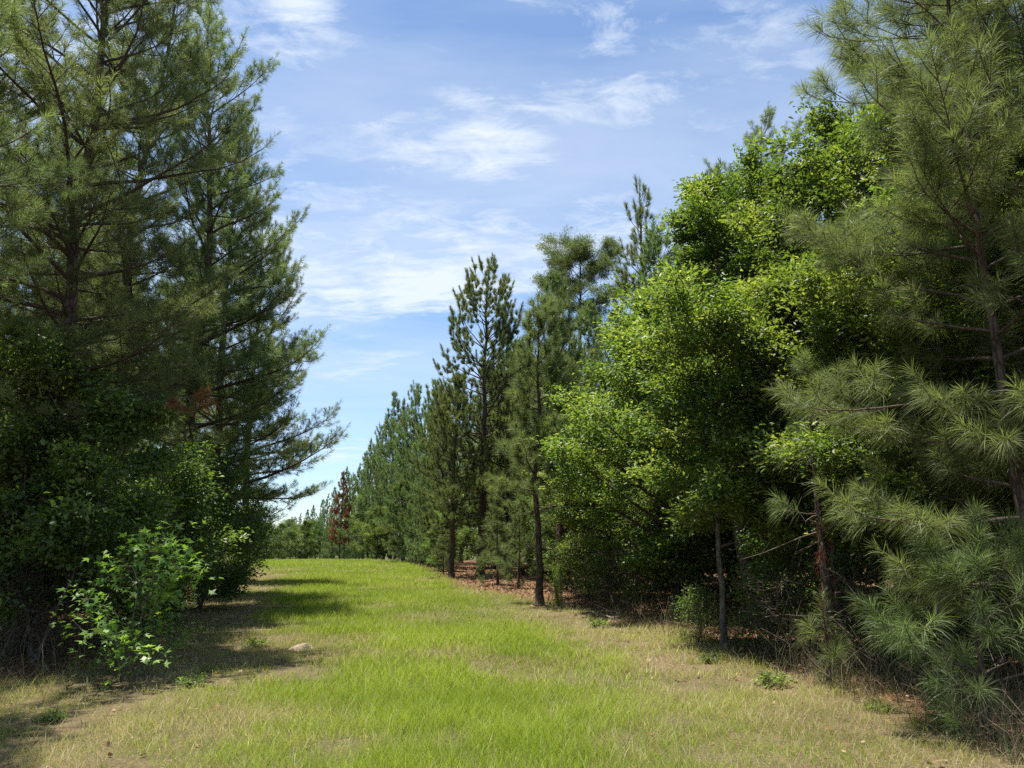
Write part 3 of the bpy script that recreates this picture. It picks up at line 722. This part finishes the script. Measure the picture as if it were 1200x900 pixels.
def fallen(name, seed, px, Yd, L, label):
    rng = np.random.default_rng(seed); b = Buf(); p = np.array([0, 0, .05]); a = rng.random()*6.28; pts = [p]
    for i in range(7):
        a += rng.normal()*.15; p = p+L/7*np.array([math.cos(a), math.sin(a), .03*rng.normal()+.012]); pts.append(p)
    tube(b, pts, np.linspace(.035, .01, 8), 6, rnd=.5)
    for i in range(2, 7):
        q = pts[i]; w = norm(np.array([math.cos(a+rng.normal()*.8), math.sin(a+rng.normal()*.8), .5*rng.random()]))*L*(.15+.15*rng.random()); tube(b, [q, q+w*.5, q+w+np.array([0, 0, -.02])], [.012, .009, .004], 4, rnd=.5)
    o = bpy.data.objects.new(name, b.mesh(name, M['dead_wood'], True)); COL.objects.link(o)
    x = atX(px, Yd); o.location = (x, Yd, float(ground_z(x, Yd))); tag(o, label, 'branch')
fallen('fallen_branch', 3, 432, 58, 3.0, 'pale fallen branch lying at the far end of the grass')
fallen('fallen_branch', 5, 690, 18, 1.8, 'grey fallen branch on the brown litter under the oak')

# ================================================================== SKY AND LIGHT
w = bpy.data.worlds.new('World'); scene.world = w; w.use_nodes = True
nt = w.node_tree; nt.nodes.clear()
out = nt.nodes.new('ShaderNodeOutputWorld')
sky = nt.nodes.new('ShaderNodeTexSky'); sky.sky_type = 'NISHITA'; sky.sun_disc = False
sky.sun_elevation = R(SUN_EL); sky.sun_rotation = R(SUN_AZ); sky.air_density = 1.0; sky.dust_density = .15; sky.ozone_density = 2.2
bg = nt.nodes.new('ShaderNodeBackground'); bg.inputs[1].default_value = .080
tc = nt.nodes.new('ShaderNodeTexCoord'); sp_ = nt.nodes.new('ShaderNodeSeparateXYZ'); nt.links.new(tc.outputs['Generated'], sp_.inputs[0])
low = mixc(nt, mth(nt, 'MULTIPLY', sp_.outputs[2], 2.8, True), (.66, .76, .92), (1., 1., 1.))
skc = mixc(nt, 1.0, sky.outputs[0], low); skc.node.blend_type = 'MULTIPLY'
nt.links.new(skc, bg.inputs[0])
tc = nt.nodes.new('ShaderNodeTexCoord'); dirv = tc.outputs['Generated']
def pix_dir(px, py):
    v = Vector(((px-600)/FPX, 1, (450-py)/FPX)); v = Vector((v.x, CT*v.y-ST*v.z, ST*v.y+CT*v.z)); return v.normalized()
def vdot(v):
    n = nt.nodes.new('ShaderNodeVectorMath'); n.operation = 'DOT_PRODUCT'; nt.links.new(dirv, n.inputs[0]); n.inputs[1].default_value = v; return n.outputs['Value']
# coordinates on a flat cloud layer
sep = nt.nodes.new('ShaderNodeSeparateXYZ'); nt.links.new(dirv, sep.inputs[0])
zz = mth(nt, 'ADD', mth(nt, 'MAXIMUM', sep.outputs[2], 0.02), .12)
cmb = nt.nodes.new('ShaderNodeCombineXYZ'); nt.links.new(mth(nt, 'DIVIDE', sep.outputs[0], zz), cmb.inputs[0]); nt.links.new(mth(nt, 'DIVIDE', sep.outputs[1], zz), cmb.inputs[1])
def rotmap(rz, sc):
    mp = nt.nodes.new('ShaderNodeMapping'); mp.inputs['Rotation'].default_value = (0, 0, R(rz)); mp.inputs['Scale'].default_value = sc
    nt.links.new(cmb.outputs[0], mp.inputs[0]); return mp.outputs[0]
def cn(vec, scale, det, dist=0., rough=.6):
    n = nt.nodes.new('ShaderNodeTexNoise'); n.inputs['Scale'].default_value = scale; n.inputs['Detail'].default_value = det
    n.inputs['Distortion'].default_value = dist; n.inputs['Roughness'].default_value = rough; nt.links.new(vec, n.inputs['Vector']); return n.outputs['Fac']
wisp = cn(rotmap(35, (1, 2.6, 1)), 2.2, 9, .6, .62)
fluff = cn(rotmap(20, (1, 1.6, 1)), 7.5, 10, .5, .66)
veil = cn(rotmap(-30, (1, 2.2, 1)), .8, 6, .5, .55)
clouds_and_glow = [  # column, row, half width, half height, tilt, strength
    (425, 342, 110, 40, -4, 1.0), (505, 322, 90, 30, 6, .85), (545, 180, 120, 42, 6, .80), (595, 178, 55, 32, 10, .6), (560, 125, 70, 26, -15, .6), (345, 10, 50, 40, -40, .8), (395, 525, 70, 18, 2, 1.0), (690, 268, 130, 40, 8, .9),
    (590, 345, 110, 40, -5, .75), (730, 105, 180, 40, -40, .55), (640, 100, 50, 22, -30, .55), (330, 590, 120, 40, 0, .35), (640, 10, 160, 50, 10, .5), (860, 40, 200, 90, -20, .55), (450, 140, 36, 12, 5, .5), (430, 430, 110, 26, 10, .6), (520, 265, 160, 26, 6, .35), (430, 240, 90, 22, -10, .3), (60, 60, 240, 190, 0, .95), (330, 300, 60, 90, 30, .5)]  # widest blob, upper left, paints the white glow near the sun
dens = None
for px, py, hw, hh, tl, amp in clouds_and_glow:
    c = pix_dir(px, py); r_ = pix_dir(px+30*math.cos(R(tl)), py-30*math.sin(R(tl)))-c; r_.normalize(); u_ = c.cross(r_).normalized()
    # shift so the dot product is zero at the centre
    a = mth(nt, 'DIVIDE', mth(nt, 'SUBTRACT', vdot(r_), r_.dot(c)), hw/FPX*.95)
    bb = mth(nt, 'DIVIDE', mth(nt, 'SUBTRACT', vdot(u_), u_.dot(c)), hh/FPX*.95)
    front = mth(nt, 'GREATER_THAN', vdot(c), .3)
    g = mth(nt, 'EXPONENT', mth(nt, 'MULTIPLY', mth(nt, 'ADD', mth(nt, 'MULTIPLY', a, a), mth(nt, 'MULTIPLY', bb, bb)), -1))
    g = mth(nt, 'MULTIPLY', mth(nt, 'MULTIPLY', g, amp), front)
    dens = g if dens is None else mth(nt, 'ADD', dens, g)
brk = mth(nt, 'ADD', mth(nt, 'MULTIPLY', mth(nt, 'SUBTRACT', wisp, .5), 2.6), mth(nt, 'MULTIPLY', mth(nt, 'SUBTRACT', fluff, .5), 2.2))
cl = mth(nt, 'MULTIPLY', mth(nt, 'SUBTRACT', mth(nt, 'ADD', brk, mth(nt, 'MULTIPLY', dens, .76)), .43), 1.25, True)
cl = mth(nt, 'MULTIPLY', cl, mth(nt, 'MULTIPLY', dens, 1.5, True))
vl = mth(nt, 'MULTIPLY', mth(nt, 'MULTIPLY', mth(nt, 'SUBTRACT', veil, .34), 2.4, True), .58)
vl = mth(nt, 'MULTIPLY', vl, mth(nt, 'MULTIPLY', mth(nt, 'SUBTRACT', sep.outputs[2], .03), 5, True))
tot = mth(nt, 'SUBTRACT', 1, mth(nt, 'MULTIPLY', mth(nt, 'SUBTRACT', 1, mth(nt, 'MULTIPLY', cl, .85)), mth(nt, 'SUBTRACT', 1, vl)), True)
bgc = nt.nodes.new('ShaderNodeBackground'); bgc.inputs[0].default_value = (.83, .91, 1.0, 1); bgc.inputs[1].default_value = .44
mx = nt.nodes.new('ShaderNodeMixShader'); nt.links.new(tot, mx.inputs[0]); nt.links.new(bg.outputs[0], mx.inputs[1]); nt.links.new(bgc.outputs[0], mx.inputs[2])
nt.links.new(mx.outputs[0], out.inputs[0])

to_sun = Vector((math.sin(R(SUN_AZ))*math.cos(R(SUN_EL)), math.cos(R(SUN_AZ))*math.cos(R(SUN_EL)), math.sin(R(SUN_EL))))
sl = bpy.data.lights.new('sun', 'SUN'); sl.energy = 4.4; sl.angle = R(.53); sl.color = (1, .95, .86)
so = bpy.data.objects.new('sun', sl); COL.objects.link(so); so.rotation_euler = to_sun.to_track_quat('Z', 'Y').to_euler(); so.location = to_sun*60

cam = bpy.data.cameras.new('camera'); cam.sensor_width = 36; cam.lens = FPX/1200*36; cam.clip_end = 4000
co = bpy.data.objects.new('camera', cam); COL.objects.link(co); co.location = (0, 0, EYE); co.rotation_euler = (R(90)+TH, 0, 0)
scene.camera = co

scene.render.engine = 'CYCLES'
cy = scene.cycles
cy.max_bounces = 10; cy.diffuse_bounces = 8; cy.glossy_bounces = 2; cy.transmission_bounces = 8; cy.transparent_max_bounces = 4
cy.use_denoising = False; cy.sample_clamp_indirect = 4
try: cy.denoising_prefilter = 'ACCURATE'
except Exception: pass
vs = scene.view_settings; vs.view_transform = 'Standard'; vs.look = 'None'; vs.gamma = 1; vs.exposure = 1.33; vs.use_curve_mapping = False
